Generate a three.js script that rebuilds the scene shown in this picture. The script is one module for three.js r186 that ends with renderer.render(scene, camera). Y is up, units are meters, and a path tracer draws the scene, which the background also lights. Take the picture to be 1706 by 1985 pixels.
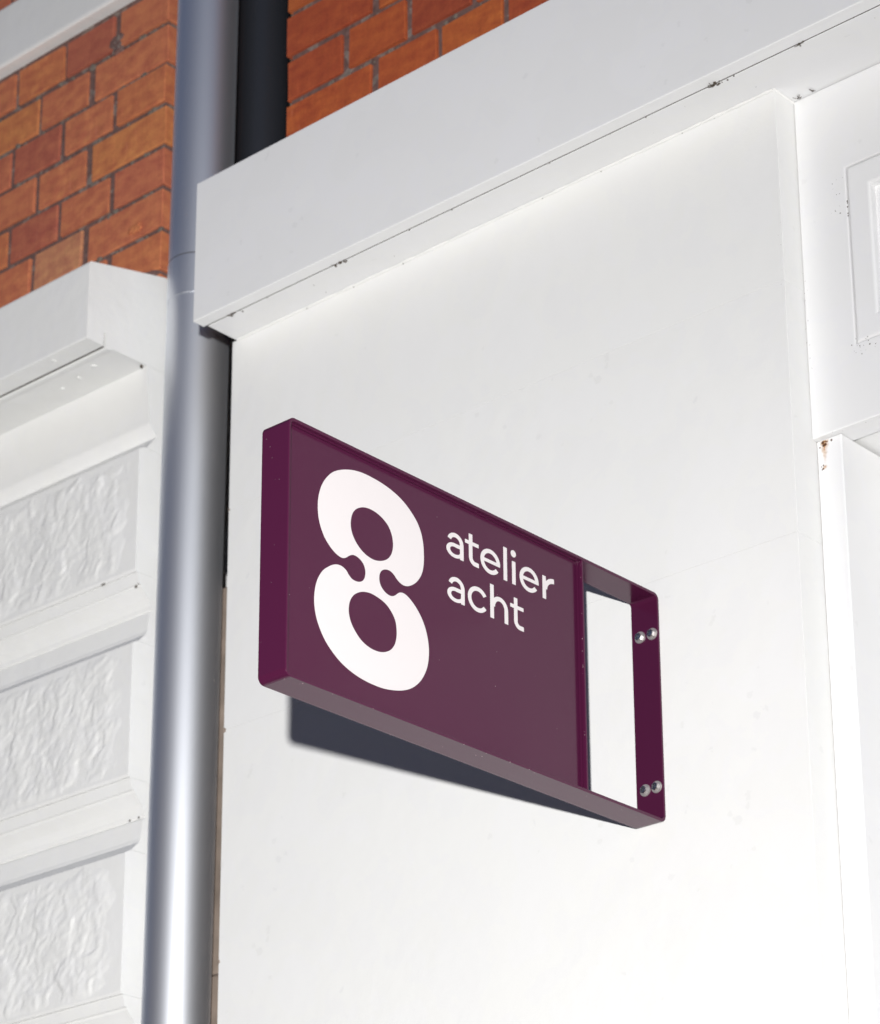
import * as THREE from 'three';
import { mergeGeometries } from 'three/addons/utils/BufferGeometryUtils.js';
import { createNoise2D, createNoise3D } from 'simplex-noise';

// ------------------------------------------------------------------ camera, sky, sun, exposure
const Y0 = 2.6;                                   // height of the sign's lower edge above the pavement
const scene = new THREE.Scene();
const camera = new THREE.PerspectiveCamera(20.76, 1706 / 1985, 0.05, 400);
{
  const yaw = 0.70541, pitch = 0.34322, roll = -0.01399;
  camera.position.set(1.8436, -1.0470 + Y0, 2.4449);
  const fwd = new THREE.Vector3(-Math.sin(yaw) * Math.cos(pitch), Math.sin(pitch), -Math.cos(yaw) * Math.cos(pitch));
  const right = new THREE.Vector3(Math.cos(yaw), 0, -Math.sin(yaw));
  const up = new THREE.Vector3().crossVectors(right, fwd);
  const r2 = right.clone().multiplyScalar(Math.cos(roll)).addScaledVector(up, Math.sin(roll));
  const u2 = right.clone().multiplyScalar(-Math.sin(roll)).addScaledVector(up, Math.cos(roll));
  camera.quaternion.setFromRotationMatrix(new THREE.Matrix4().makeBasis(r2, u2, fwd.clone().negate()));
  camera.setViewOffset(1706, 1985, 853 - 986.71, 992.5 - 1527.8, 1706, 1985);   // the photograph is an off-centre crop
  camera.focus = 2.95;
  camera.userData.fStop = 11;
}
const renderer = new THREE.WebGLRenderer({ antialias: true });
renderer.toneMapping = THREE.LinearToneMapping;
renderer.toneMappingExposure = 0.3;
renderer.shadowMap.enabled = true;
{ // clear blue afternoon sky, paler towards the horizon
  const w = 128, h = 64, d = new Float32Array(w * h * 4);
  for (let j = 0; j < h; j++) for (let i = 0; i < w; i++) {
    const el = Math.max(0, Math.sin(((j + 0.5) / h - 0.5) * Math.PI)), t = Math.pow(1 - el, 4), k = (j * w + i) * 4;
    d[k] = 0.150 + 0.15 * t; d[k + 1] = 0.235 + 0.13 * t; d[k + 2] = 0.48 + 0.05 * t; d[k + 3] = 1;
  }
  const sky = new THREE.DataTexture(d, w, h, THREE.RGBAFormat, THREE.FloatType);
  sky.mapping = THREE.EquirectangularReflectionMapping; sky.magFilter = THREE.LinearFilter; sky.minFilter = THREE.LinearFilter; sky.needsUpdate = true;
  scene.background = sky; scene.environment = sky;
}
const sun = new THREE.DirectionalLight(new THREE.Color(1, 0.93, 0.82), 2.0);   // behind the building: this side of the street is in its shade
sun.position.set(-9, 14, -13); sun.target.position.set(0, 0, 4);
sun.castShadow = true; sun.shadow.mapSize.set(2048, 2048);
Object.assign(sun.shadow.camera, { left: -20, right: 20, top: 20, bottom: -20, near: 1, far: 60 });
scene.add(sun, sun.target);
const FLASH = new THREE.Vector3(2.24, -1.003 + Y0, 3.05);      // where the sign's shadow says the flash stands
const FLASH_AIM = new THREE.Vector3(-7.0, -0.85 + Y0, 0);
const FLASH_CD = 318;

// ------------------------------------------------------------------ helpers
let seed = 20240611;
const rnd = () => { seed |= 0; seed = (seed + 0x6D2B79F5) | 0; let t = Math.imul(seed ^ (seed >>> 15), 1 | seed); t = (t + Math.imul(t ^ (t >>> 7), 61 | t)) ^ t; return ((t ^ (t >>> 14)) >>> 0) / 4294967296; };
const rr = (a, b) => a + (b - a) * rnd();
const n2 = createNoise2D(rnd), n3 = createNoise3D(rnd);
const fbm = (x, y, o = 5) => { let s = 0, a = 0.5; for (let i = 0; i < o; i++) { s += a * n2(x, y); x = x * 2.03 + 7.1; y = y * 2.03 - 3.7; a *= 0.5; } return s; };
const used = {};
const numbered = (n) => { const k = used[n] = (used[n] ?? -1) + 1; return k ? `${n}_${String(k).padStart(3, '0')}` : n; };
function tag(o, label, category, group, kind) { if (label) o.userData.label = label; if (category) o.userData.category = category; if (group) o.userData.group = group; if (kind) o.userData.kind = kind; return o; }
function thing(name, label, category) { const g = new THREE.Group(); g.name = numbered(name); scene.add(g); return tag(g, label, category); }
function sub(name, parent) { const g = new THREE.Group(); g.name = name; parent.add(g); return g; }
function put(name, geo, m, parent, p) { const o = new THREE.Mesh(geo, m); o.name = name; if (p) o.position.set(...p); o.castShadow = o.receiveShadow = true; parent.add(o); return o; }
function boxUV(g, ox = 0, oy = 0) { // uv in metres by the face's main direction
  if (g.index) g = g.toNonIndexed();
  const p = g.attributes.position, uv = new Float32Array(p.count * 2), a = new THREE.Vector3(), b = new THREE.Vector3(), c = new THREE.Vector3();
  for (let i = 0; i < p.count; i += 3) {
    a.fromBufferAttribute(p, i); b.fromBufferAttribute(p, i + 1); c.fromBufferAttribute(p, i + 2);
    const n = b.clone().sub(a).cross(c.clone().sub(a)); const ax = Math.abs(n.x), ay = Math.abs(n.y), az = Math.abs(n.z);
    [a, b, c].forEach((v, k) => { const [u, w] = az >= ax && az >= ay ? [v.x, v.y] : ax >= ay ? [v.z, v.y] : [v.x, v.z]; uv[(i + k) * 2] = u + ox; uv[(i + k) * 2 + 1] = w + oy; });
  }
  g.setAttribute('uv', new THREE.BufferAttribute(uv, 2));
  return g;
}
function chamferBox(w, h, d, c = 0.002, jit = 0) { // box about its centre with chamfered (and, with jit, worn) edges
  const X = w / 2, Y = h / 2, Z = d / 2, V = {};
  const pt = (sx, sy, sz, ax) => V[[sx, sy, sz, ax]] ??= [sx * (X - (ax === 0 ? 0 : c)) + (rnd() - 0.5) * jit, sy * (Y - (ax === 1 ? 0 : c)) + (rnd() - 0.5) * jit, sz * (Z - (ax === 2 ? 0 : c)) + (rnd() - 0.5) * jit * 0.5];
  const pos = [], tri = (a, b, c2) => { const A = new THREE.Vector3(...a), B = new THREE.Vector3(...b), Cc = new THREE.Vector3(...c2); const n = B.clone().sub(A).cross(Cc.clone().sub(A)); if (n.dot(A.clone().add(B).add(Cc)) < 0) pos.push(...a, ...c2, ...b); else pos.push(...a, ...b, ...c2); };
  const quad = (a, b, c2, d2) => { tri(a, b, c2); tri(a, c2, d2); };
  for (const s of [-1, 1]) {
    quad(pt(s, -1, -1, 0), pt(s, 1, -1, 0), pt(s, 1, 1, 0), pt(s, -1, 1, 0));
    quad(pt(-1, s, -1, 1), pt(1, s, -1, 1), pt(1, s, 1, 1), pt(-1, s, 1, 1));
    quad(pt(-1, -1, s, 2), pt(1, -1, s, 2), pt(1, 1, s, 2), pt(-1, 1, s, 2));
  }
  for (const a of [-1, 1]) for (const b of [-1, 1]) {
    quad(pt(a, b, -1, 0), pt(a, b, 1, 0), pt(a, b, 1, 1), pt(a, b, -1, 1));
    quad(pt(a, -1, b, 0), pt(a, 1, b, 0), pt(a, 1, b, 2), pt(a, -1, b, 2));
    quad(pt(-1, a, b, 1), pt(1, a, b, 1), pt(1, a, b, 2), pt(-1, a, b, 2));
    for (const e of [-1, 1]) tri(pt(a, b, e, 0), pt(a, b, e, 1), pt(a, b, e, 2));
  }
  const g = new THREE.BufferGeometry(); g.setAttribute('position', new THREE.BufferAttribute(new Float32Array(pos), 3)); g.computeVertexNormals();
  return boxUV(g, rnd() * 3, rnd() * 3);
}
// a chamfered block given by its limits
function block(name, x0, x1, y0, y1, z0, z1, m, parent, c = 0.0015) { return put(name, chamferBox(x1 - x0, y1 - y0, z1 - z0, c), m, parent, [(x0 + x1) / 2, (y0 + y1) / 2 + Y0, (z0 + z1) / 2]); }
// a (z, y) profile drawn out along x
function prism(name, prof, x0, x1, m, parent) {
  const s = new THREE.Shape(prof.map(([z, y]) => new THREE.Vector2(-z, y)));
  const g = new THREE.ExtrudeGeometry(s, { depth: x1 - x0, bevelEnabled: false });
  g.applyMatrix4(new THREE.Matrix4().set(0, 0, 1, x0, 0, 1, 0, Y0, -1, 0, 0, 0, 0, 0, 0, 1));
  return put(name, boxUV(g), m, parent);
}
function texture(n, fn, srgb, rep = 1) {
  const d = new Uint8Array(n * n * 4);
  for (let j = 0; j < n; j++) for (let i = 0; i < n; i++) { const c = fn(i / n, j / n), k = (j * n + i) * 4; d[k] = Math.max(0, Math.min(255, c[0] * 255)); d[k + 1] = Math.max(0, Math.min(255, c[1] * 255)); d[k + 2] = Math.max(0, Math.min(255, c[2] * 255)); d[k + 3] = 255; }
  const t = new THREE.DataTexture(d, n, n); t.wrapS = t.wrapT = THREE.RepeatWrapping; t.magFilter = THREE.LinearFilter; t.minFilter = THREE.LinearMipmapLinearFilter; t.generateMipmaps = true; t.repeat.set(rep, rep);
  if (srgb) t.colorSpace = THREE.SRGBColorSpace; t.needsUpdate = true; return t;
}
// tileable noise: two periodic blends
const tile = (f) => (u, v) => { const a = f(u, v), b = f(u - 1, v), c = f(u, v - 1), d = f(u - 1, v - 1); return (a * (1 - u) + b * u) * (1 - v) + (c * (1 - u) + d * u) * v; };
const lin = (r, g, b) => new THREE.Color().setRGB(r, g, b);
const sr = (c) => (c <= 0.0031308 ? c * 12.92 : 1.055 * Math.pow(c, 1 / 2.4) - 0.055);

// ------------------------------------------------------------------ materials
const tPlaster = texture(512, (u, v) => { const k = 0.5 + 0.55 * tile((a, b) => fbm(a * 6, b * 6, 6))(u, v) + 0.12 * (rnd() - 0.5); return [k, k, k]; }, false, 2.2);
const tSmoothPaint = texture(512, (u, v) => { const k = 0.5 + 0.4 * tile((a, b) => fbm(a * 5, b * 5, 3))(u, v) + 0.10 * (rnd() - 0.5); return [k, k, k]; }, false, 3);
const paintMap = (r, g, b, amp) => texture(512, (u, v) => { const k = 1 + amp * tile((a, c) => fbm(a * 4 + 9, c * 4, 6))(u, v), s = tile((a, c) => fbm(a * 14, c * 14 + 5, 4))(u, v) > 0.47 ? 0.95 : 1; return [sr(r * k * s), sr(g * k * s), sr(b * k * s * (2 - k > 1 ? 0.995 : 1))]; }, true, 1.3);
const M = {
  wall: new THREE.MeshPhysicalMaterial({ map: paintMap(0.80, 0.80, 0.79, 0.012), roughness: 0.62, bumpMap: tPlaster, bumpScale: 0.0006 }),
  trim: new THREE.MeshPhysicalMaterial({ map: paintMap(0.80, 0.80, 0.805, 0.025), roughness: 0.45, bumpMap: tSmoothPaint, bumpScale: 0.0003 }),
  gloss: new THREE.MeshPhysicalMaterial({ map: paintMap(0.775, 0.775, 0.78, 0.012), roughness: 0.35, bumpMap: tSmoothPaint, bumpScale: 0.0002 }),
  stone: new THREE.MeshPhysicalMaterial({ map: paintMap(0.82, 0.82, 0.81, 0.03), roughness: 0.88, bumpMap: tPlaster, bumpScale: 0.0009 }),
  timber: new THREE.MeshStandardMaterial({ color: lin(0.42, 0.31, 0.20), roughness: 0.9 }),
  mortar: new THREE.MeshStandardMaterial({ map: texture(512, (u, v) => { const k = tile((a, b) => fbm(a * 20, b * 20, 5))(u, v), g = tile((a, c) => fbm(a * 7 + 3, c * 7, 4))(u, v), t = (g > 0.16 ? 0.20 : 0.145) * (1 + 0.6 * k) + 0.02 * (rnd() - 0.5), w = g > 0.16 ? 0.9 : 0.66; return [sr(t * 1.12), sr(t * w), sr(t * w * 0.88)]; }, true, 3), roughness: 1, bumpMap: tPlaster, bumpScale: 0.004 }),
  smear: new THREE.MeshStandardMaterial({ color: lin(0.18, 0.15, 0.125), roughness: 1, bumpMap: tPlaster, bumpScale: 0.003 }),
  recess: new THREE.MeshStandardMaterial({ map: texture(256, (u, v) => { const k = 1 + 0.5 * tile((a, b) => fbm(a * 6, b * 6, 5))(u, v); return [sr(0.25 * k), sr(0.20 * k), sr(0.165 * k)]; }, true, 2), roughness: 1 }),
  zinc: new THREE.MeshPhysicalMaterial({ color: lin(0.85, 0.875, 0.92), metalness: 1, roughness: 0.52, bumpMap: tSmoothPaint, bumpScale: 0.00008 }),
  darkPipe: new THREE.MeshPhysicalMaterial({ color: lin(0.021, 0.023, 0.029), metalness: 0, roughness: 0.42 }),
  sign: new THREE.MeshPhysicalMaterial({ color: lin(0.063, 0.0085, 0.034), roughness: 0.17, specularIntensity: 0.6, bumpMap: tSmoothPaint, bumpScale: 0.00004 }),
  vinyl: new THREE.MeshPhysicalMaterial({ color: lin(0.69, 0.65, 0.65), roughness: 0.5 }),
  steel: new THREE.MeshPhysicalMaterial({ color: lin(0.72, 0.72, 0.73), metalness: 1, roughness: 0.22 }),
  washer: new THREE.MeshPhysicalMaterial({ color: lin(0.66, 0.62, 0.60), metalness: 0.75, roughness: 0.42 }),
  dirt: new THREE.MeshStandardMaterial({ color: lin(0.085, 0.066, 0.05), roughness: 1 }),
  crudAndGapShade: new THREE.MeshStandardMaterial({ map: texture(256, (u, v) => { const k = 0.085 * (1 + 0.7 * tile((a, c) => fbm(a * 16, c * 16, 4))(u, v)); return [sr(k * 1.1), sr(k), sr(k * 0.86)]; }, true, 5), roughness: 1 }),
  dust: new THREE.MeshStandardMaterial({ color: lin(0.62, 0.52, 0.52), roughness: 1 }),
  caulk: new THREE.MeshPhysicalMaterial({ color: lin(0.84, 0.835, 0.82), roughness: 0.4 }),
};
// bricks: a handful of fired-clay tones, each with its own grain
const brickMat = (r, g, b) => new THREE.MeshStandardMaterial({
  map: texture(256, (u, v) => {
    const s = tile((a, c) => fbm(a * 5 + r * 90, c * 9, 5))(u, v), f = tile((a, c) => fbm(a * 40, c * 40 + g * 99, 3))(u, v), streak = tile((a, c) => fbm(a * 26, c * 3 + b * 70, 3))(u, v);
    const k = 1 + 0.34 * s + 0.20 * f + 0.14 * streak, pale = Math.max(0, streak - 0.36) * 0.5;
    return [sr(r * k + pale * 0.5), sr(g * k * (1 + 0.25 * s) + pale * 0.42), sr(b * k + pale * 0.38)];
  }, true, 4), roughness: 0.92, bumpMap: tPlaster, bumpScale: 0.0022 });
const BR = [brickMat(0.54, 0.172, 0.082), brickMat(0.51, 0.154, 0.080), brickMat(0.54, 0.174, 0.074), brickMat(0.43, 0.122, 0.072), brickMat(0.57, 0.20, 0.074), brickMat(0.54, 0.23, 0.12)];
const BRR = [brickMat(0.44, 0.092, 0.026), brickMat(0.39, 0.074, 0.025), brickMat(0.47, 0.112, 0.028), brickMat(0.35, 0.066, 0.026)];

// ------------------------------------------------------------------ ground
function sheet(name, x0, x1, z0, z1, y, m, thick = 0.3) { const o = put(name, chamferBox(x1 - x0, thick, z1 - z0, 0.004), m, scene, [(x0 + x1) / 2, y - thick / 2, (z0 + z1) / 2]); o.userData.kind = 'structure'; return o; }
const asphalt = new THREE.MeshStandardMaterial({ map: texture(256, (u, v) => { const k = 0.055 * (1 + 0.5 * tile((a, b) => fbm(a * 30, b * 30, 3))(u, v)) + 0.02 * rnd(); return [sr(k), sr(k), sr(k * 1.02)]; }, true, 1), roughness: 0.95 });
const slabMat = new THREE.MeshStandardMaterial({ map: texture(256, (u, v) => { const k = 0.14 * (1 + 0.25 * tile((a, b) => fbm(a * 12, b * 12, 5))(u, v)); return [sr(k), sr(k * 0.985), sr(k * 0.95)]; }, true, 0.7), roughness: 0.9 });
sheet('ground', -150, 150, -150, 150, -0.16, asphalt);
sheet('road', -30, 30, 3.15, 8.0, -0.12, asphalt, 0.036);
sheet('pavement', -30, 30, -0.5, 3.0, 0, slabMat, 0.15);
sheet('kerb', -30, 30, 3.0, 3.15, 0, slabMat, 0.15);
const farWalk = sheet('pavement', -30, 30, 8.0, 10.4, 0, slabMat, 0.15); farWalk.name = 'far_pavement';

// ------------------------------------------------------------------ brickwork
const HEAD = 0.1245, JOINT = 0.0108;
function brickGeos(len, course, n) { return Array.from({ length: n }, () => chamferBox(len - JOINT, course - JOINT, 0.062, 0.0013, 0.0026)); }
// rows from a vertical corner; every second row starts with a three-quarter brick
function brickWork(parent, mats, corner, dir, y0, rows, course, zFace, count, firstLong, skip) {
  const g1 = brickGeos(HEAD, course, 7), g2 = brickGeos(HEAD * 1.48, course, 4);
  for (let r = 0; r < rows; r++) {
    let x = corner; const y = y0 + (r + 0.5) * course, long = (r + firstLong) % 2 === 0;
    for (let i = 0; i < count; i++) {
      const len = i === 0 && long ? HEAD * 1.48 : HEAD, cx = x + dir * len / 2; x += dir * len;
      if (skip?.(cx, y)) continue;
      const g = len > HEAD ? g2[Math.floor(rnd() * g2.length)] : g1[Math.floor(rnd() * g1.length)];
      const o = put('brick', g, mats[Math.floor(Math.pow(rnd(), 1.6) * mats.length)], parent, [cx - (i === 0 ? dir * JOINT / 2 : 0) + rr(-0.0012, 0.0012), y + Y0 + rr(-0.001, 0.001), zFace - 0.031 + rr(-0.0016, 0.0014)]);
      o.rotation.set(rr(-0.012, 0.012), rr(-0.008, 0.008), rr(-0.006, 0.006));
    }
  }
}
function lumps(n, place, size, m, name, parent, flat = 0.45) { // irregular crumbs joined into one piece
  const gs = [];
  for (let i = 0; i < n; i++) {
    const [x, y, z, s = 1, ax = 'z'] = place(i), g = new THREE.IcosahedronGeometry(size * s * rr(0.5, 1.25), 1), p = g.attributes.position, k = rnd() * 50;
    for (let j = 0; j < p.count; j++) { const d = 1 + 0.45 * n3(p.getX(j) / size + k, p.getY(j) / size, p.getZ(j) / size); p.setXYZ(j, p.getX(j) * d, p.getY(j) * d, p.getZ(j) * d); }
    g.rotateX(rnd() * 6); g.rotateY(rnd() * 6);
    g.scale(ax === 'x' ? flat : 1, ax === 'y' ? flat : 1, ax === 'z' ? flat : 1);
    g.translate(x, y + Y0, z); gs.push(g);
  }
  const g = mergeGeometries(gs); g.computeVertexNormals();
  const o = put(name, boxUV(g), m, parent); o.userData.kind = 'stuff'; return o;
}

// ------------------------------------------------------------------ left building: rusticated stone storey, cornice, brick above
const LX = -1.0, LW = -2.4, LB = -0.34;
const left = thing('stone_fronted_building', 'white rusticated stone building with moulded cornice and orange brickwork, left of the silver downpipe', 'building');
{
  // string courses and rock-faced blocks, pitch 0.3205
  const P = 0.3205;
  const bottoms = [0.639]; for (let k = 1; k < 10; k++) bottoms.push(0.639 - k * P);
  bottoms.forEach((yb, k) => {
    const top = k === 0 ? 0.8436 : bottoms[k - 1] - 0.108;
    if (yb < -2.55) return;
    const st = prism('stone_block', [[LB, yb], [-0.058, yb], [-0.056, yb + 0.004], [-0.056, top - 0.006], [-0.066, top], [LB, top]], LW, LX, M.stone, left);
    // rock face inside a drafted margin
    const x0 = LW + 0.03, x1 = LX - 0.010, yA = yb + 0.004, yB = top - 0.007, nx = 420, ny = Math.round(420 * (yB - yA) / (x1 - x0) * 1.25);
    const g = new THREE.PlaneGeometry(x1 - x0, yB - yA, nx, ny), p = g.attributes.position, uv = g.attributes.uv;
    for (let i = 0; i < p.count; i++) {
      const x = p.getX(i) + (x0 + x1) / 2, y = p.getY(i) + (yA + yB) / 2;
      const eX = Math.min(x - x0, x1 - x + 0.010 * n2(y * 24, k)), eY = Math.min(y - yA + 0.002, yB - y + 0.007 * n2(x * 20, k + 9));
      const e = Math.min(1, Math.max(0, eX / 0.05)) * Math.min(1, Math.max(0, eY / 0.018)), m = e * e * (3 - 2 * e);
      const wx = x + 0.007 * n2(x * 26, y * 20 + k * 3), wy = y + 0.007 * n2(x * 22 + 40, y * 17);
      const cu = wx / 0.027, cvv = wy / 0.034, iu = Math.floor(cu), iv = Math.floor(cvv); let sw = 0, sh = 0;
      for (let q = -1; q <= 1; q++) for (let s = -1; s <= 1; s++) {   // chiselled facets: one tilted plane per cell
        const a = iu + q, c = iv + s, hsh = (t) => { const f = Math.sin(a * 127.1 + c * 311.7 + k * 74.7 + t * 19.3) * 43758.5453; return f - Math.floor(f); };
        const px = a + 0.15 + 0.7 * hsh(1), py = c + 0.15 + 0.7 * hsh(2), dx = cu - px, dy = cvv - py, w = Math.exp(-24 * (dx * dx + dy * dy));
        sw += w; sh += w * (0.0016 * (hsh(3) - 0.5) + (hsh(4) - 0.5) * 0.0024 * dx + (hsh(5) - 0.5) * 0.0022 * dy);
      }
      const rock = 0.0020 + sh / sw + 0.0011 * n2(x * 7 + k * 5, y * 6) + 0.0006 * n2(wx * 60, wy * 45) + 0.0003 * n2(wx * 160, wy * 140);
      p.setZ(i, -0.0565 + m * rock);
      p.setXY(i, x, y + Y0); uv.setXY(i, x, y);
    }
    g.computeVertexNormals(); put('rock_face', g, M.stone, st);
    // moulded joint under the block: fillet, hollow, deep line, plain band
    prism('joint_moulding', [[LB, yb - 0.0004], [-0.0610, yb - 0.0004], [-0.0610, yb - 0.004], [-0.0650, yb - 0.0170], [-0.0690, yb - 0.0180], [-0.0695, yb - 0.0220], [-0.0760, yb - 0.0280], [-0.0830, yb - 0.0350], [-0.0895, yb - 0.0450], [-0.0905, yb - 0.0505], [-0.0935, yb - 0.0520], [-0.0905, yb - 0.0545],
      [-0.0860, yb - 0.0575], [-0.0835, yb - 0.086], [-0.0815, yb - 0.0930], [-0.0740, yb - 0.1000], [-0.0670, yb - 0.1076], [LB, yb - 0.1076]], LW, LX, M.stone, left);
  });
  const co = sub('cornice', left);
  // crown: sloping top, drip groove and lip
  prism('crown_moulding', [[LB, 1.1500], [-0.095, 1.1435], [0.050, 1.1090], [0.0535, 1.1070], [0.0545, 1.1040], [0.0545, 0.9810], [0.0535, 0.9785], [0.0212, 0.9785], [0.0210, 1.0000], [0.0170, 1.0000], [0.0168, 0.9830], [LB, 0.9830]], LW, LX, M.stone, co);
  prism('drip_soffit', [[LB, 0.9828], [0.0168, 0.9828], [0.0168, 0.9780], [0.0150, 0.9765], [0.0070, 0.9765], [0.0040, 0.9795], [-0.064, 0.9800], [LB, 0.9800]], LW, LX, M.stone, co);
  prism('frieze', [[LB, 0.9796], [-0.0655, 0.9796], [-0.0665, 0.975], [-0.0690, 0.950], [-0.0740, 0.8990], [-0.0745, 0.8880], [-0.0760, 0.8850], [-0.0880, 0.8720], [-0.0895, 0.8690], [-0.0860, 0.8650], [-0.0700, 0.8440], [LB, 0.8440]], LW, LX, M.stone, co);
  block('groove_dirt', LW, LX - 0.004, 0.9788, 0.9998, 0.0171, 0.0209, M.crudAndGapShade, co, 0.0002);
  // bumps of old paint on the soffit
  lumps(5, (i) => [[-1.105, 0.9795, -0.022], [-1.06, 0.9795, -0.012], [-1.15, 0.9795, -0.028], [-1.09, 0.979, 0.040], [-1.17, 0.979, 0.041]][i].concat(1, 'y'), 0.0042, M.stone, 'paint_blister', co, 0.4);
  lumps(14, (i) => i < 4 ? [-1.004 + rr(-0.004, 0.001), 0.978, -0.060 + rr(-0.004, 0.004), 0.9] : i < 7 ? [-1.014 + rr(-0.004, 0.004), 0.988, 0.019, 1] : i < 10 ? [-1.005 + rr(-0.004, 0.003), 0.624 + rr(-0.005, 0.003), -0.066, 1] : i < 12 ? [-1.07 + rr(-0.02, 0.02), 0.6385, -0.0572, 0.7] : [-1.0 - rr(0.003, 0.03), 0.2665, -0.088, 0.9], 0.0022, M.dirt, 'grime', left);
  // brickwork
  const bw = sub('brick_wall', left);
  const ZL = -0.0884, C = 0.0753;
  block('mortar_bed', LW, LX - 0.008, 1.09, 2.02, LB, ZL - 0.0048, M.mortar, bw, 0.001);
  const yBase = 1.2295 - 2 * C;                       // bed joints as in the photograph
  brickWork(bw, BR, LX - 0.0032, -1, yBase, 8, C, ZL, 10, 0, (x, y) => y > 1.69);
  brickWork(bw, BR, LX - 0.031, -1, 1.812, 2, C, ZL, 9, 1);
  lumps(60, (i) => { const r = 2 + Math.floor(rnd() * 6), y = yBase + r * C; return [LX - 0.008 - Math.pow(rnd(), 1.6) * 0.42, y + rr(-0.004, 0.002), ZL - 0.0036, rr(0.6, 1.5)]; }, 0.0042, M.smear, 'mortar_smear', bw, 0.5);
  lumps(26, () => [-1.128 + rr(-0.008, 0.012), 1.622 + rr(-0.016, 0.012), ZL - 0.001, rr(0.7, 1.6)], 0.0058, M.mortar, 'mortar_patch', bw, 0.6);
  lumps(9, () => [LX - rr(0.009, 0.05), 1.150 + rr(-0.002, 0.006), ZL + rr(-0.004, 0.01), rr(0.7, 1.4)], 0.007, M.mortar, 'mortar_crumb', bw, 0.7);
  lumps(4, () => [-1.062 + rr(-0.009, 0.009), 1.252 + rr(-0.003, 0.003), ZL + 0.0005, rr(0.8, 1.2)], 0.0075, BR[2], 'brick_chip', bw, 0.25);
  // stone band over the first window zone
  prism('stone_band', [[LB, 1.6900], [-0.0725, 1.6890], [-0.0700, 1.6910], [-0.0690, 1.6950], [-0.0690, 1.8040], [-0.0720, 1.8090], [LB, 1.8110]], LW, LX - 0.03, M.stone, left);
  // plain brick storey above and behind, out of the picture
  block('upper_wall', LW, LX, 2.022, 5.4, LB, ZL - 0.004, BR[1], left, 0.004);
  block('recess_wall', LX, -0.7448, 0.6205, 5.4, LB, -0.262, M.recess, left, 0.001);
  for (const [a, c] of [[0.0305, 0.62], [-0.62, 0.0285], [-2.598, -0.622]]) block('recess_wall', LX, -0.7448, a, c, LB, -0.156, M.recess, left, 0.002);
  block('rear_mass', -7, LX - 0.01, -2.598, 5.39, -7, LB - 0.001, BR[1], left, 0.004);
  block('side_wall', -7, LW - 0.002, -2.598, 5.38, LB, -0.07, M.stone, left, 0.004);
}

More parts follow.
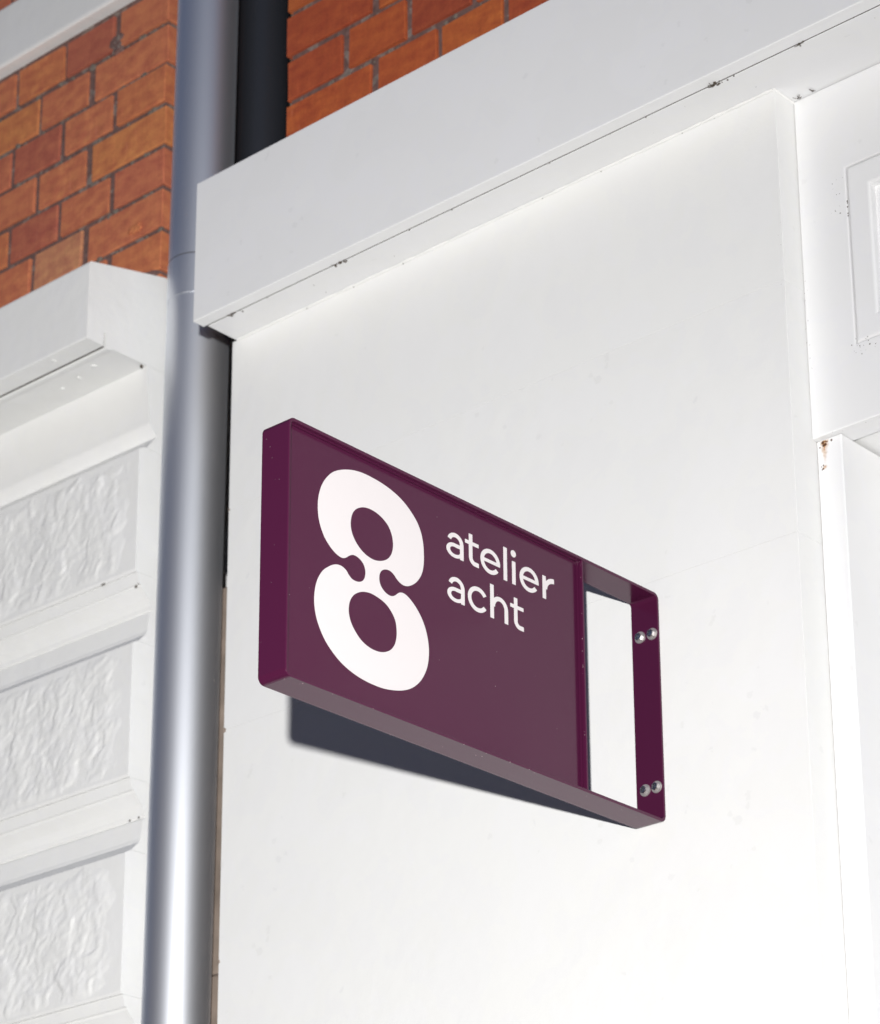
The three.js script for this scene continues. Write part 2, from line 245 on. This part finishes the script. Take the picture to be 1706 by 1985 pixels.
// ------------------------------------------------------------------ right building: white shopfront, cornice, brick above, door case
const RX = -0.7445, RE = 0.2025, RB = -0.34, CY = 0.8997;
const right = thing('white_shopfront_building', 'white painted shopfront building with boxed cornice and red brick above, behind the purple sign', 'building');
{
  // rendered wall in courses with hairline joints
  const J = [CY - 0.0006, 0.6362, 0.3072, -2.598];
  for (let i = 0; i + 1 < J.length; i++) block('wall_panel', RX, RE, J[i + 1] + 0.0001, J[i] - 0.0001, -0.05, 0, M.wall, right, 0.0002);
  block('wall_core', RX + 0.0006, RE - 0.0006, -2.598, CY - 0.001, RB, -0.0504, M.recess, right, 0.0004);
  block('wall_panel', 1.25, 3.6, -2.598, CY - 0.0006, RB, 0, M.wall, right, 0.0006);
  // blobs of sealant where the joints end
  lumps(3, (i) => [RX + 0.0005, [0.6355, 0.3068, -0.019][i], -0.002, 1], 0.0048, M.recess, 'sealant_blob', right, 0.8);
  // cornice
  const co = sub('cornice', right);
  block('fascia_board', RX, 3.6, CY, 1.1235, 0.0568, 0.0777, M.trim, co, 0.0012);
  block('soffit_board', RX + 0.0065, 3.6, CY + 0.0004, 0.93, RB, 0.0549, M.trim, co, 0.0007);
  block('cornice_core', RX + 0.002, 3.6, 0.9304, 1.108, RB, 0.0562, M.timber, co, 0.0005);
  prism('cornice_top', [[0.0564, 1.1082], [0.0564, 1.1215], [RB, 1.135], [RB, 1.1082]], RX, 3.6, M.trim, co);
  block('groove_dirt', RX + 0.007, 3.6, CY + 0.0009, 0.9303, 0.0550, 0.0567, M.crudAndGapShade, co, 0.0002);
  // painted caulk along the top of the wall, drip bead on the fascia
  const bead = (name, x0, x1, y, z, r) => { const g = new THREE.CylinderGeometry(r, r, x1 - x0, 10, 90, false); g.rotateZ(Math.PI / 2); const p = g.attributes.position; for (let i = 0; i < p.count; i++) { const x = p.getX(i), s = 1 + 0.35 * n2(x * 60, 3) + 0.2 * n2(x * 220, 7); p.setY(i, p.getY(i) * s); p.setZ(i, p.getZ(i) * s); } g.computeVertexNormals(); return put(name, g, M.caulk, co, [(x0 + x1) / 2, y + Y0, z]); };
  bead('caulk_bead', RX + 0.012, RE - 0.002, CY - 0.0012, 0.0012, 0.0018);
  const cg = new THREE.CylinderGeometry(0.0014, 0.0014, 0.048, 8); cg.rotateX(Math.PI / 2); put('caulk_end', cg, M.caulk, co, [RE + 0.0004, CY - 0.0010 + Y0, -0.023]);
  // crumbs and old cobweb in the drip groove
  const groove = [-0.686, -0.676, -0.483, -0.474, -0.468, 0.154, 0.158, 0.167, 0.281, 0.275];
  lumps(64, (i) => i < 34 ? [groove[i % groove.length] + rr(-0.006, 0.006), CY - 0.0004, 0.056 + rr(-0.004, 0.003), rr(0.4, 1.5), 'y'] : i < 46 ? [rr(-0.7, 0.55), CY - 0.0003, 0.056 + rr(-0.0012, 0.0012), rr(0.25, 0.7), 'y'] : i < 56 ? [rr(-0.6, 0.2), CY - 0.0030, 0.0012, rr(0.3, 0.7)] : [rr(-0.7, 0.5), CY - 0.0001, rr(0.01, 0.074), rr(0.2, 0.5), 'y'], 0.0014, M.dirt, 'grime', co, 0.5);
  const hairs = []; for (const [gx, n] of [[-0.686, 4], [-0.484, 3], [0.153, 7], [0.279, 3], [0.214, 5], [0.235, 4]]) for (let i = 0; i < n; i++) {
    const inDoor = gx > 0.2 && gx < 0.25, z = inDoor ? -0.036 : 0.056, a = rnd() * 6.28, l = rr(0.003, 0.011), y = CY - 0.0006;
    const c = new THREE.CatmullRomCurve3([new THREE.Vector3(gx + rr(-0.003, 0.003), y + Y0, z), new THREE.Vector3(gx + Math.cos(a) * l * 0.5, y - rr(0, 0.002) + Y0, z + Math.abs(Math.sin(a)) * l * 0.45), new THREE.Vector3(gx + Math.cos(a) * l, y - rr(0, 0.001) + Y0, z + Math.abs(Math.sin(a)) * l * 0.8)]);
    hairs.push(new THREE.TubeGeometry(c, 6, 0.00034, 5));
  }
  const hw = put('cobweb', mergeGeometries(hairs), M.dirt, co); hw.userData.kind = 'stuff';
  // brick above the cornice
  const bw = sub('brick_wall', right);
  const ZR = -0.10, C = 0.0785;
  block('mortar_bed', RX + 0.005, 3.6, 1.10, 1.93, RB, ZR - 0.0052, M.mortar, bw, 0.001);
  brickWork(bw, BRR, RX, 1, 1.3425 - 3 * C, 10, C, ZR, 15, 0);
  lumps(70, () => { const r = 2 + Math.floor(rnd() * 4), y = 1.3425 + (r - 3) * C; return [RX + rnd() * 0.6, y + rr(-0.003, 0.002), ZR - 0.0040, rr(0.5, 1.2)]; }, 0.0036, M.smear, 'mortar_smear', bw, 0.5);
  block('upper_wall', RX, 3.6, 1.932, 5.4, RB, ZR - 0.004, BRR[1], right, 0.004);
  block('rear_mass', RX + 0.01, 9, -2.598, 5.39, -7, RB - 0.001, BRR[1], right, 0.004);
  block('side_wall', 3.602, 9, -2.598, 5.38, RB, -0.02, M.wall, right, 0.004);
  // door case: panelled head between the piers, jambs, door
  const dc = sub('door_case', right);
  const DX0 = RE + 0.0008, DX1 = 1.2475, zf = -0.039, yb = 0.4385, yt = CY - 0.0004;
  const rect = (x0, x1, y0, y1) => new THREE.Shape([[x0, y0], [x1, y0], [x1, y1], [x0, y1]].map((q) => new THREE.Vector2(...q)));
  const ring = (name, o, i, d, bev, z, m) => { const s = rect(...o); s.holes.push(new THREE.Path(rect(...i).getPoints().reverse())); const g = new THREE.ExtrudeGeometry(s, { depth: d - bev, bevelEnabled: true, bevelSize: bev, bevelThickness: bev, bevelOffset: -bev, bevelSegments: 3 }); g.translate(0, Y0, z - d); return put(name, boxUV(g), m, dc); };
  const o1 = [0.2712, DX1 - 0.0687, 0.5400, 0.7782], o2 = [0.3040, DX1 - 0.1015, 0.5712, 0.7440];
  ring('head_frame', [DX0, DX1, yb, yt], o1, 0.035, 0.0018, zf, M.gloss);
  ring('panel_moulding', [o1[0] + 0.0011, o1[1] - 0.0011, o1[2] + 0.0011, o1[3] - 0.0011], o2, 0.014, 0.0035, zf - 0.0006, M.gloss);
  block('head_panel', o2[0] - 0.004, o2[1] + 0.004, o2[2] - 0.004, o2[3] + 0.004, zf - 0.03, zf - 0.0125, M.gloss, dc, 0.001);
  block('head_core', DX0 + 0.002, DX1 - 0.002, yb + 0.004, yt - 0.004, RB, zf - 0.0352, M.wall, dc, 0.001);
  for (const [a, b] of [[DX0, 0.2385], [DX1 - 0.036, DX1]]) block('door_jamb', a, b, -2.598, yb - 0.0004, -0.30, -0.0475, M.gloss, dc, 0.0015);
  const door = block('door_leaf', 0.2395, DX1 - 0.037, -2.59, yb - 0.003, -0.215, -0.17, M.gloss, dc, 0.002);
  for (const [y0, y1] of [[-2.4, -1.75], [-1.6, -0.6], [-0.45, 0.25]]) { const q = chamferBox(0.62, y1 - y0, 0.014, 0.006); put('door_panel', q, M.gloss, door, [0, (y0 + y1) / 2 - (yb - 2.593) / 2, 0.0285]); }
  // rust run and specks below the head's corner
  lumps(15, (i) => i < 8 ? [DX0 + 0.009 + rr(-0.004, 0.004), 0.4345 - i * 0.0008 + rr(-0.002, 0.002), -0.0472, rr(0.7, 1.5)] : i < 11 ? [DX0 + 0.018 + rr(-0.008, 0.006), 0.4335, -0.0472, 0.7] : [DX0 + 0.008 + rr(-0.003, 0.003), 0.402 + rr(-0.003, 0.003), -0.0473, rr(0.4, 0.8)], 0.0017, new THREE.MeshStandardMaterial({ color: lin(0.07, 0.028, 0.012), roughness: 1 }), 'rust_crust', dc, 0.4);
  const cv = document.createElement('canvas'); cv.width = 96; cv.height = 192; const cx = cv.getContext('2d'); const im = cx.createImageData(96, 192);
  for (let j = 0; j < 192; j++) for (let i = 0; i < 96; i++) {
    const u = i / 96 - 0.5 + 0.06 * n2(j / 20, 4), v = j / 192, k = (j * 96 + i) * 4;
    const run = Math.max(0, 1 - Math.abs(u) / (0.34 * (1 - v * 1.35) + 0.02)) * Math.max(0, 1 - v * 1.45), spot = Math.max(0, 1 - Math.hypot(u * 1.0 + 0.02, (v - 0.74) * 2.4) / 0.17);
    const a = Math.min(0.6, (run * 0.85 + spot * 0.7) * (0.55 + 0.65 * (0.5 + fbm(i / 14, j / 18, 4))));
    im.data[k] = 206; im.data[k + 1] = 150; im.data[k + 2] = 86; im.data[k + 3] = Math.max(0, a) * 255;
  }
  cx.putImageData(im, 0, 0); const ct = new THREE.CanvasTexture(cv); ct.colorSpace = THREE.SRGBColorSpace;
  put('rust_stain', new THREE.PlaneGeometry(0.021, 0.046), new THREE.MeshStandardMaterial({ map: ct, transparent: true, roughness: 0.8 }), dc, [DX0 + 0.0112, 0.413 + Y0, -0.0470]);
  const spots = [];
  for (let i = 0; i < 70; i++) {
    const r = rnd();
    if (r < 0.25) spots.push([0.268 + rr(-0.022, 0.006), 0.748 + rr(-0.03, 0.03), zf, rr(0.3, 0.7)]);
    else if (r < 0.55) spots.push([0.270 + rr(-0.008, 0.03), 0.541 + rr(-0.018, 0.006), zf, rr(0.3, 1)]);
    else if (r < 0.7) spots.push([DX0 + rr(-0.001, 0.006), rr(0.5, 0.75), zf, rr(0.3, 0.6)]);
    else if (r < 0.8) spots.push([rr(0.22, 0.34), yb - 0.0002, zf - rr(0, 0.012), rr(0.3, 0.9)]);
    else if (r < 0.9) spots.push([RE - 0.004 + rr(-0.002, 0.003), rr(0.6, 0.72), 0.0002, rr(0.2, 0.5)]);
    else spots.push([o1[0] + 0.0005, rr(0.70, 0.74), zf - 0.0003, rr(0.5, 1.1)]);
  }
  lumps(70, (i) => spots[i], 0.0009, M.dirt, 'grime', dc, 0.4);
}

// ------------------------------------------------------------------ downpipes in the recess between the buildings
function pipe(name, label, r, x0, x1, y0, y1, z, m, sleeves) {
  const t = thing(name, label, 'drainpipe');
  const top = new THREE.Vector3(x1, y1 + Y0, z), bot = new THREE.Vector3(x0, y0 + Y0, z), len = top.distanceTo(bot);
  t.position.copy(bot); t.quaternion.setFromUnitVectors(new THREE.Vector3(0, 1, 0), top.clone().sub(bot).normalize());
  put('tube', new THREE.CylinderGeometry(r, r, len, 128, 1, true).translate(0, len / 2, 0), m, t);
  for (const [a, b, dr, nm] of sleeves) put(nm, new THREE.LatheGeometry([[r - 0.004, a], [r + dr * 0.6, a], [r + dr, a + 0.0008], [r + dr, b - 0.0008], [r + dr * 0.6, b], [r - 0.004, b]].map((q) => new THREE.Vector2(q[0], q[1] - y0)), 128), m, t);
  return t;
}
pipe('silver_downpipe', 'tall silver metal downpipe running the height of the recess between the two buildings', 0.0475, -0.9490, -0.9005, -2.55, 5.3, -0.10, M.zinc, [[1.0665, 1.1330, 0.0008, 'sleeve'], [-1.7, -1.63, 0.0012, 'sleeve']]);
{ const sp = scene.getObjectByName('silver_downpipe'); put('seam_shade', new THREE.CylinderGeometry(0.04795, 0.04795, 0.0012, 96, 1, true).translate(0, 1.1338 + 2.55, 0), M.crudAndGapShade, sp); }  // dark ring: its colour stands in for the shaded gap above the sleeve
lumps(9, (i) => { const a = rr(0.3, 1.9), y = [0.66, 0.02, -0.02, 0.3, 1.2, 0.8, 0.45, -0.1, 1.0][i]; return [-0.949 + (y + 2.55) * 0.00618 + 0.0475 * Math.sin(a), y, -0.10 + 0.0475 * Math.cos(a), rr(0.6, 1)]; }, 0.0007, M.dust, 'paint_speck', scene, 0.5);
scene.getObjectByName('silver_downpipe').attach(scene.getObjectByName('paint_speck'));
pipe('dark_downpipe', 'dark grey downpipe behind the silver one, seen only above the white cornice', 0.041, -0.905, -0.905, 0.66, 5.3, -0.206, M.darkPipe, [[0.66, 0.72, 0.003, 'socket']]);

// ------------------------------------------------------------------ the hanging sign
const SH = 0.288, ST = 0.0395, SL = 0.6212, SB = 0.0036, REC = 0.0075;
const sign = thing('hanging_sign', 'dark purple projecting sign with a white figure eight and the words atelier acht', 'sign');
sign.position.set(0, Y0, 0);
// sign plane: s runs from the free end to the wall (z = SL - s), y up; extruded shapes look along +x
const place = (g, x) => g.applyMatrix4(new THREE.Matrix4().set(0, 0, 1, x, 0, 1, 0, 0, -1, 0, 0, SL, 0, 0, 0, 1));
function rrect(x0, y0, x1, y1, r) { const s = new THREE.Shape(); s.moveTo(x0 + r, y0); s.lineTo(x1 - r, y0); s.absarc(x1 - r, y0 + r, r, -Math.PI / 2, 0); s.lineTo(x1, y1 - r); s.absarc(x1 - r, y1 - r, r, 0, Math.PI / 2); s.lineTo(x0 + r, y1); s.absarc(x0 + r, y1 - r, r, Math.PI / 2, Math.PI); s.lineTo(x0, y0 + r); s.absarc(x0 + r, y0 + r, r, Math.PI, Math.PI * 1.5); return s; }
{
  const s = rrect(0, 0, SL - 0.0006, SH, 0.0085); s.holes.push(new THREE.Path(rrect(SB, SB, SL - 0.0006 - SB, SH - SB, 0.0050).getPoints(10).reverse()));
  const bev = 0.0007;
  const fr = new THREE.ExtrudeGeometry(s, { depth: ST - 2 * bev, bevelEnabled: true, bevelSize: bev, bevelThickness: bev, bevelOffset: -bev, bevelSegments: 3, curveSegments: 12 }).translate(0, 0, bev);
  put('frame', place(fr, -ST), M.sign, sign);
  const dz = SL - 0.1430;                               // divider between panel and open end
  put('divider', chamferBox(ST - 0.0012, SH - 2 * SB, 0.0034, 0.0006), M.sign, sign, [-ST / 2, SH / 2, 0.1430]);
  const pw = dz - 0.0017 - SB, face = chamferBox(ST - 2 * REC, SH - 2 * SB - 0.0002, pw - 0.0002, 0.0005);
  put('face_panel', face, M.sign, sign, [-ST / 2, SH / 2, SL - SB - pw / 2]);
  // bead that holds the panel
  const b0 = SB + 0.0001, b1 = dz - 0.0018, bs = rrect(b0, SB + 0.0001, b1, SH - SB - 0.0001, 0.001); bs.holes.push(new THREE.Path(rrect(b0 + 0.0016, SB + 0.0017, b1 - 0.0016, SH - SB - 0.0017, 0.001).getPoints(6).reverse()));
  put('panel_bead', place(new THREE.ExtrudeGeometry(bs, { depth: 0.0030, bevelEnabled: false }), -REC - 0.0002), M.sign, sign);
}
const FX = -REC + 0.00005;
{ // figure eight
  const O = [[93.3,262.3],[103.5,265.2],[116.6,267.1],[133.6,267.0],[150.7,265.3],[167.0,261.7],[181.5,256.0],[193.1,248.5],[202.8,239.6],[209.0,229.4],[212.5,217.6],[213.6,205.0],[213.2,193.3],[210.8,182.5],[205.5,172.9],[198.7,165.7],[192.0,161.2],[186.8,158.9],[180.4,158.3],[175.3,159.7],[170.9,162.2],[167.1,165.2],[162.3,167.6],[156.7,168.0],[151.4,166.5],[147.2,163.7],[144.6,159.5],[143.7,154.7],[144.3,150.0],[146.9,145.2],[152.0,141.3],[158.2,139.4],[163.3,139.7],[168.1,142.0],[171.9,145.3],[175.3,147.7],[179.5,148.8],[185.2,148.2],[192.9,144.6],[201.5,138.2],[209.2,130.0],[215.0,120.5],[218.8,110.4],[220.9,99.7],[221.0,89.2],[219.0,77.4],[214.8,67.0],[208.0,56.6],[198.4,47.3],[188.9,41.3],[178.5,37.0],[166.3,33.7],[151.4,31.2],[134.7,30.8],[118.2,32.1],[101.8,35.6],[87.2,41.1],[74.6,48.8],[63.7,58.3],[55.6,69.3],[50.1,81.1],[47.4,93.1],[47.2,103.9],[49.0,115.4],[53.0,125.6],[59.1,134.9],[67.2,141.9],[73.4,146.0],[79.2,148.4],[84.7,149.1],[89.4,148.4],[93.5,146.5],[97.2,142.9],[101.8,139.8],[107.3,138.9],[112.8,139.7],[117.8,142.2],[121.1,146.2],[122.6,151.3],[122.6,156.1],[121.0,160.5],[117.3,164.5],[111.7,167.1],[107.1,167.8],[102.5,167.1],[97.9,164.5],[93.7,161.2],[89.3,159.0],[84.6,158.8],[77.8,160.7],[70.5,164.9],[62.3,172.1],[56.4,181.2],[52.6,191.0],[51.0,201.6],[51.2,212.8],[53.4,223.4],[57.8,234.1],[65.0,244.4],[73.1,252.3],[83.2,258.2]], H1 = [[118.8,227.6],[128.1,229.2],[139.4,228.3],[148.9,225.2],[157.5,219.6],[162.7,212.1],[165.1,202.9],[164.8,195.0],[161.9,186.9],[155.7,179.8],[146.2,174.7],[135.9,172.4],[124.7,173.7],[115.4,177.6],[107.0,184.5],[101.7,192.6],[99.8,201.0],[100.7,209.8],[103.9,217.3],[110.4,223.5]], H2 = [[119.4,130.6],[130.5,132.5],[143.6,131.1],[154.9,127.5],[163.4,121.1],[169.0,113.1],[170.9,103.2],[170.6,94.7],[167.7,85.5],[161.5,77.8],[152.2,72.4],[141.9,70.0],[129.9,70.4],[117.9,74.3],[108.7,81.1],[101.9,89.2],[98.5,97.1],[97.7,105.1],[99.6,113.9],[104.7,121.8],[112.0,127.3]];
  const smooth = (a) => new THREE.SplineCurve([...a, a[0], a[1]].map(([x, y]) => new THREE.Vector2(x / 1000, y / 1000)));
  const pts = (a) => { const n = a.length, c = new THREE.CatmullRomCurve3(a.map(([x, y]) => new THREE.Vector3(x / 1000, y / 1000, 0)), true, 'centripetal'); return c.getPoints(n * 5).slice(0, -1).map((v) => new THREE.Vector2(v.x, v.y)); };
  const s = new THREE.Shape(pts(O)); s.holes.push(new THREE.Path(pts(H1)), new THREE.Path(pts(H2)));
  put('figure_eight', place(new THREE.ExtrudeGeometry(s, { depth: 0.0003, bevelEnabled: false }), FX), M.vinyl, sign).userData.label = 'white figure eight with two side notches';
}
{ // lettering, drawn as strokes in millimetres and cut out as outlines
  const W = 5.8, box = (x0, x1, y0, y1) => (x, y) => Math.max(x0 - x, x - x1, y0 - y, y - y1);
  const ell = (cx, cy, rx, ry) => (x, y) => { const dx = (x - cx) / rx, dy = (y - cy) / ry, k = Math.hypot(dx, dy); return (k - 1) * k / Math.max(1e-6, Math.hypot(dx / rx, dy / ry)); };
  const ringE = (cx, cy, rx, ry, ix, iy) => { const o = ell(cx, cy, rx, ry), i = ell(cx, cy, ix, iy); return (x, y) => Math.max(o(x, y), -i(x, y)); };
  const U = (...f) => (x, y) => Math.min(...f.map((q) => q(x, y))), I = (...f) => (x, y) => Math.max(...f.map((q) => q(x, y))), N = (f) => (x, y) => -f(x, y);
  const half = (px, py, deg) => { const c = Math.cos(deg * Math.PI / 180), s = Math.sin(deg * Math.PI / 180); return (x, y) => (x - px) * c + (y - py) * s; };   // inside where this is negative
  const G = {
    a: () => U(box(22.4, 28.2, -0.1, 18), I(ringE(14.9, 17.6, 13.2, 11.4, 7.5, 6.5), U(box(14.9, 40, 15.5, 40), I(box(-9, 15, 17, 40), half(14.9, 17.6, 255)), I(box(-9, 15, 17, 40), half(7.2, 21.4, 230)))),
      I(ringE(13.4, 8.0, 13.3, 8.6, 7.4, 4.4), box(-9, 14, -9, 40)), box(13.9, 23, 12.2, 16.6), I(ringE(13.4, 8.4, 14, 9, 9.4, 4.9), box(13.9, 24, -9, 8))),
    t: () => U(box(6.3, 12.1, 9.5, 36.8), box(0, 22.5, 23.8, 28.1), I(ringE(16.6, 9.8, 10.3, 9.9, 4.5, 4.7), box(-9, 16.7, -9, 9.8)), box(16.6, 22.6, -0.1, 5.1)),
    e: () => U(I(ringE(16.5, 14.3, 16.5, 14.9, 10.9, 10.0), U(half(0, 12.4, -90), half(16.5, 14.3, 57), box(-9, 16.5, -9, 60))), box(4.5, 32.6, 12.4, 16.4)),
    l: () => box(0, 5.9, 0, 40.5),
    i: () => U(box(1.9, 7.8, 0, 28), ell(4.4, 37.4, 4.4, 4.2)),
    r: () => U(box(0, 5.8, 0, 28.1), I(ringE(20.6, 12.6, 18.2, 16.2, 12.6, 10.3), box(3, 20.3, 12.6, 40))),
    c: () => I(ringE(16.6, 14.3, 16.6, 14.9, 11.0, 10.0), U(box(-9, 16.6, -9, 60), half(16.6, 14.3, -60), half(16.6, 14.3, 59))),
    h: () => U(box(0, 5.9, 0, 40.3), box(24, 29.9, 0, 15.2), I(ringE(15.9, 15.2, 14, 13.6, 8.1, 8.5), box(3, 40, 15, 60))),
  };
  function outline(f, x0, x1, y0, y1, st = 0.3) { // marching squares -> closed loops
    const nx = Math.ceil((x1 - x0) / st), ny = Math.ceil((y1 - y0) / st), v = (i, j) => f(x0 + i * st, y0 + j * st), next = new Map(), P = new Map();
    const grid = []; for (let j = 0; j <= ny; j++) { grid.push([]); for (let i = 0; i <= nx; i++) grid[j].push(v(i, j) + 1e-7); }
    const edge = (i, j, k) => { // k 0: bottom edge, 1: left edge of cell
      const id = `${i},${j},${k}`; if (!P.has(id)) { const a = grid[j][i], b = k ? grid[j + 1][i] : grid[j][i + 1], t = a / (a - b); P.set(id, k ? [x0 + i * st, y0 + (j + t) * st] : [x0 + (i + t) * st, y0 + j * st]); } return id;
    };
    for (let j = 0; j < ny; j++) for (let i = 0; i < nx; i++) {
      const a = grid[j][i] < 0, b = grid[j][i + 1] < 0, c = grid[j + 1][i + 1] < 0, d = grid[j + 1][i] < 0, m = a | b << 1 | c << 2 | d << 3;
      const B = () => edge(i, j, 0), R = () => edge(i + 1, j, 1), T = () => edge(i, j + 1, 0), L = () => edge(i, j, 1), go = (p, q) => next.set(p, q);
      if (m === 1) go(B(), L()); else if (m === 2) go(R(), B()); else if (m === 3) go(R(), L()); else if (m === 4) go(T(), R()); else if (m === 5) { go(B(), L()); go(T(), R()); } else if (m === 6) go(T(), B()); else if (m === 7) go(T(), L());
      else if (m === 8) go(L(), T()); else if (m === 9) go(B(), T()); else if (m === 10) { go(R(), B()); go(L(), T()); } else if (m === 11) go(R(), T()); else if (m === 12) go(L(), R()); else if (m === 13) go(B(), R()); else if (m === 14) go(L(), B());
    }
    const loops = []; while (next.size) { let k = next.keys().next().value; const lp = []; while (next.has(k)) { lp.push(new THREE.Vector2(...P.get(k))); const q = next.get(k); next.delete(k); k = q; } if (lp.length > 8) loops.push(lp); }
    return loops;
  }
  const glyph = (ch) => {
    const loops = outline(G[ch](), -2, 37, -3, 44), ar = loops.map((l) => THREE.ShapeUtils.area(l)), big = ar.reduce((m, a) => Math.abs(a) > Math.abs(m) ? a : m, 0), shapes = [];
    loops.forEach((l, i) => { if (Math.sign(ar[i]) === Math.sign(big)) shapes.push(new THREE.Shape(l)); });
    loops.forEach((l, i) => { if (Math.sign(ar[i]) !== Math.sign(big)) shapes[0].holes.push(new THREE.Path(l)); });
    const g = new THREE.ExtrudeGeometry(shapes, { depth: 0.3, bevelEnabled: false }); g.scale(0.001, 0.001, 0.001); return g;
  };
  const line = (word, base, xs) => [...word].forEach((ch, i) => put('letter', place(glyph(ch).translate(xs[i] / 1000, base / 1000, 0), FX), M.vinyl, sign));
  line('atelier', 218.5, [250.3, 281.2, 306.8, 345.8, 358.5, 373.4, 413.4]);
  line('acht', 166.0, [251.5, 285.2, 322.5, 356.5]);
}
// fixings through the end plate
for (const [x, y] of [[-0.0261, 0.238], [-0.0081, 0.2376], [-0.0255, 0.0449], [-0.0086, 0.0451]]) {
  const b = sub('bolt', sign); b.position.set(x - 0.0005, y, SB + 0.0006);
  const w = (geo, z) => { geo.rotateX(Math.PI / 2); geo.translate(0, 0, z); return geo; };
  put('washer', w(new THREE.CylinderGeometry(0.0072, 0.0075, 0.0012, 40), 0.0006), M.washer, b);
  const hs = new THREE.Shape(Array.from({ length: 6 }, (_, i) => new THREE.Vector2(0.0048 * Math.cos(i * Math.PI / 3), 0.0048 * Math.sin(i * Math.PI / 3)))); const hp = new THREE.Path(); hp.absarc(0, 0, 0.0027, 0, Math.PI * 2, true); hs.holes.push(hp);
  const nut = put('nut', new THREE.ExtrudeGeometry(hs, { depth: 0.0034, bevelEnabled: true, bevelSize: 0.0005, bevelThickness: 0.0005, bevelOffset: -0.0005, bevelSegments: 2 }).translate(0, 0, 0.0015), M.steel, b); nut.rotation.z = x * 300 + y * 20;
  put('bolt_tip', w(new THREE.CylinderGeometry(0.0021, 0.0024, 0.0030, 20), 0.0029), M.steel, b);
}
{ // dust specks and nicks on the paint
  const gs = [];
  const add = (x, y, z, s, ax) => { const g = new THREE.IcosahedronGeometry(s * rr(0.6, 1.3), 0); g.rotateX(rnd() * 6); g.scale(ax === 'x' ? 0.4 : 1, ax === 'y' ? 0.4 : rr(0.6, 1.6), ax === 'z' ? 0.4 : rr(0.6, 1.8)); g.translate(x, y, z); gs.push(g); };
  for (let i = 0; i < 20; i++) add(-rnd() * rnd() * ST, 0, SL * (1 - Math.pow(rnd(), 1.7)), 0.00042, 'y');
  for (let i = 0; i < 18; i++) add(-ST + rnd() * 0.002, 0.0001, rnd() * SL, 0.0003, 'y');
  for (let i = 0; i < 16; i++) add(-REC + 0.0001, rr(0.01, SH - 0.01), rr(0.16, SL - 0.006), 0.00022, 'x');
  for (let i = 0; i < 9; i++) add(-rnd() * ST, rr(0.01, SH - 0.01), SL, 0.0002, 'z');
  for (let i = 0; i < 9; i++) add(-0.002, rr(0.02, SH - 0.02), 0.1449, 0.0004, 'z');
  const o = put('dust_speck', mergeGeometries(gs.map((g) => g.index ? g.toNonIndexed() : g)), M.dust, sign); o.userData.kind = 'stuff';
}

// ------------------------------------------------------------------ across the street (mirrored in the paint and the metal)
const far = thing('facing_brick_house', 'sunlit brown brick house across the street, facing the shopfront', 'building');
{
  const fm = brickMat(0.24, 0.11, 0.075), fw = new THREE.MeshStandardMaterial({ color: lin(0.7, 0.68, 0.64), roughness: 0.6 }), gl = new THREE.MeshPhysicalMaterial({ color: lin(0.02, 0.025, 0.03), roughness: 0.08 });
  block('facade', -17, 15, -2.6, 4.4, 10.6, 16, fm, far, 0.01);
  block('eaves', -17.2, 15.2, 4.4, 4.75, 10.3, 16.2, fw, far, 0.02);
  for (let r = 0; r < 2; r++) for (let i = 0; i < 9; i++) {
    const x = -15.5 + i * 3.4, y = -1.6 + r * 3.1, w = sub('window', far);
    block('window_frame', x, x + 1.3, y, y + 1.9, 10.54, 10.599, fw, w, 0.01); block('window_pane', x + 0.1, x + 1.2, y + 0.1, y + 1.8, 10.52, 10.539, gl, w, 0.004); block('window_sill', x - 0.08, x + 1.38, y - 0.12, y - 0.002, 10.45, 10.599, fw, w, 0.01);
  }
}
// ------------------------------------------------------------------ the flash the picture was lit with, on its stand behind the camera
{
  const st = thing('flash_stand', 'black tripod light stand on the pavement behind the viewpoint', 'stand');
  const black = new THREE.MeshStandardMaterial({ color: lin(0.02, 0.02, 0.02), roughness: 0.6 });
  const dir = FLASH_AIM.clone().sub(FLASH).normalize(), back = FLASH.clone().addScaledVector(dir, -0.07);
  st.position.set(back.x, 0, back.z);
  put('pole', new THREE.CylinderGeometry(0.010, 0.014, back.y - 0.10, 20).translate(0, (back.y - 0.10) / 2 + 0.02, 0), black, st);
  for (let i = 0; i < 3; i++) { const a = i * 2.094 + 0.4, c = new THREE.LineCurve3(new THREE.Vector3(0, 0.55, 0), new THREE.Vector3(Math.cos(a) * 0.45, 0.008, Math.sin(a) * 0.45)); put('leg', new THREE.TubeGeometry(c, 1, 0.008, 10), black, st); }
  const fl = thing('camera_flash', 'small lit flash head on top of the tripod stand', 'flash');
  fl.position.copy(back); fl.quaternion.setFromUnitVectors(new THREE.Vector3(0, 0, 1), dir);
  put('flash_body', chamferBox(0.075, 0.058, 0.11, 0.006), black, fl);
  put('flash_foot', new THREE.CylinderGeometry(0.012, 0.012, 0.055, 16).translate(0, -0.052, 0), black, fl);
  put('flash_window', chamferBox(0.066, 0.046, 0.004, 0.001), new THREE.MeshStandardMaterial({ color: lin(0.8, 0.8, 0.8), emissive: lin(1, 0.97, 0.93), emissiveIntensity: 11, roughness: 0.5 }), fl, [0, 0, 0.0572]);
  const lamp = new THREE.SpotLight(new THREE.Color(1, 0.99, 0.975), FLASH_CD, 0, 1.246, 1, 2);
  lamp.position.copy(FLASH); lamp.target.position.copy(FLASH_AIM); lamp.castShadow = true; lamp.shadow.radius = 1.3; lamp.shadow.mapSize.set(2048, 2048);
  scene.add(lamp, lamp.target);
}
scene.updateMatrixWorld(true);
renderer.render(scene, camera);
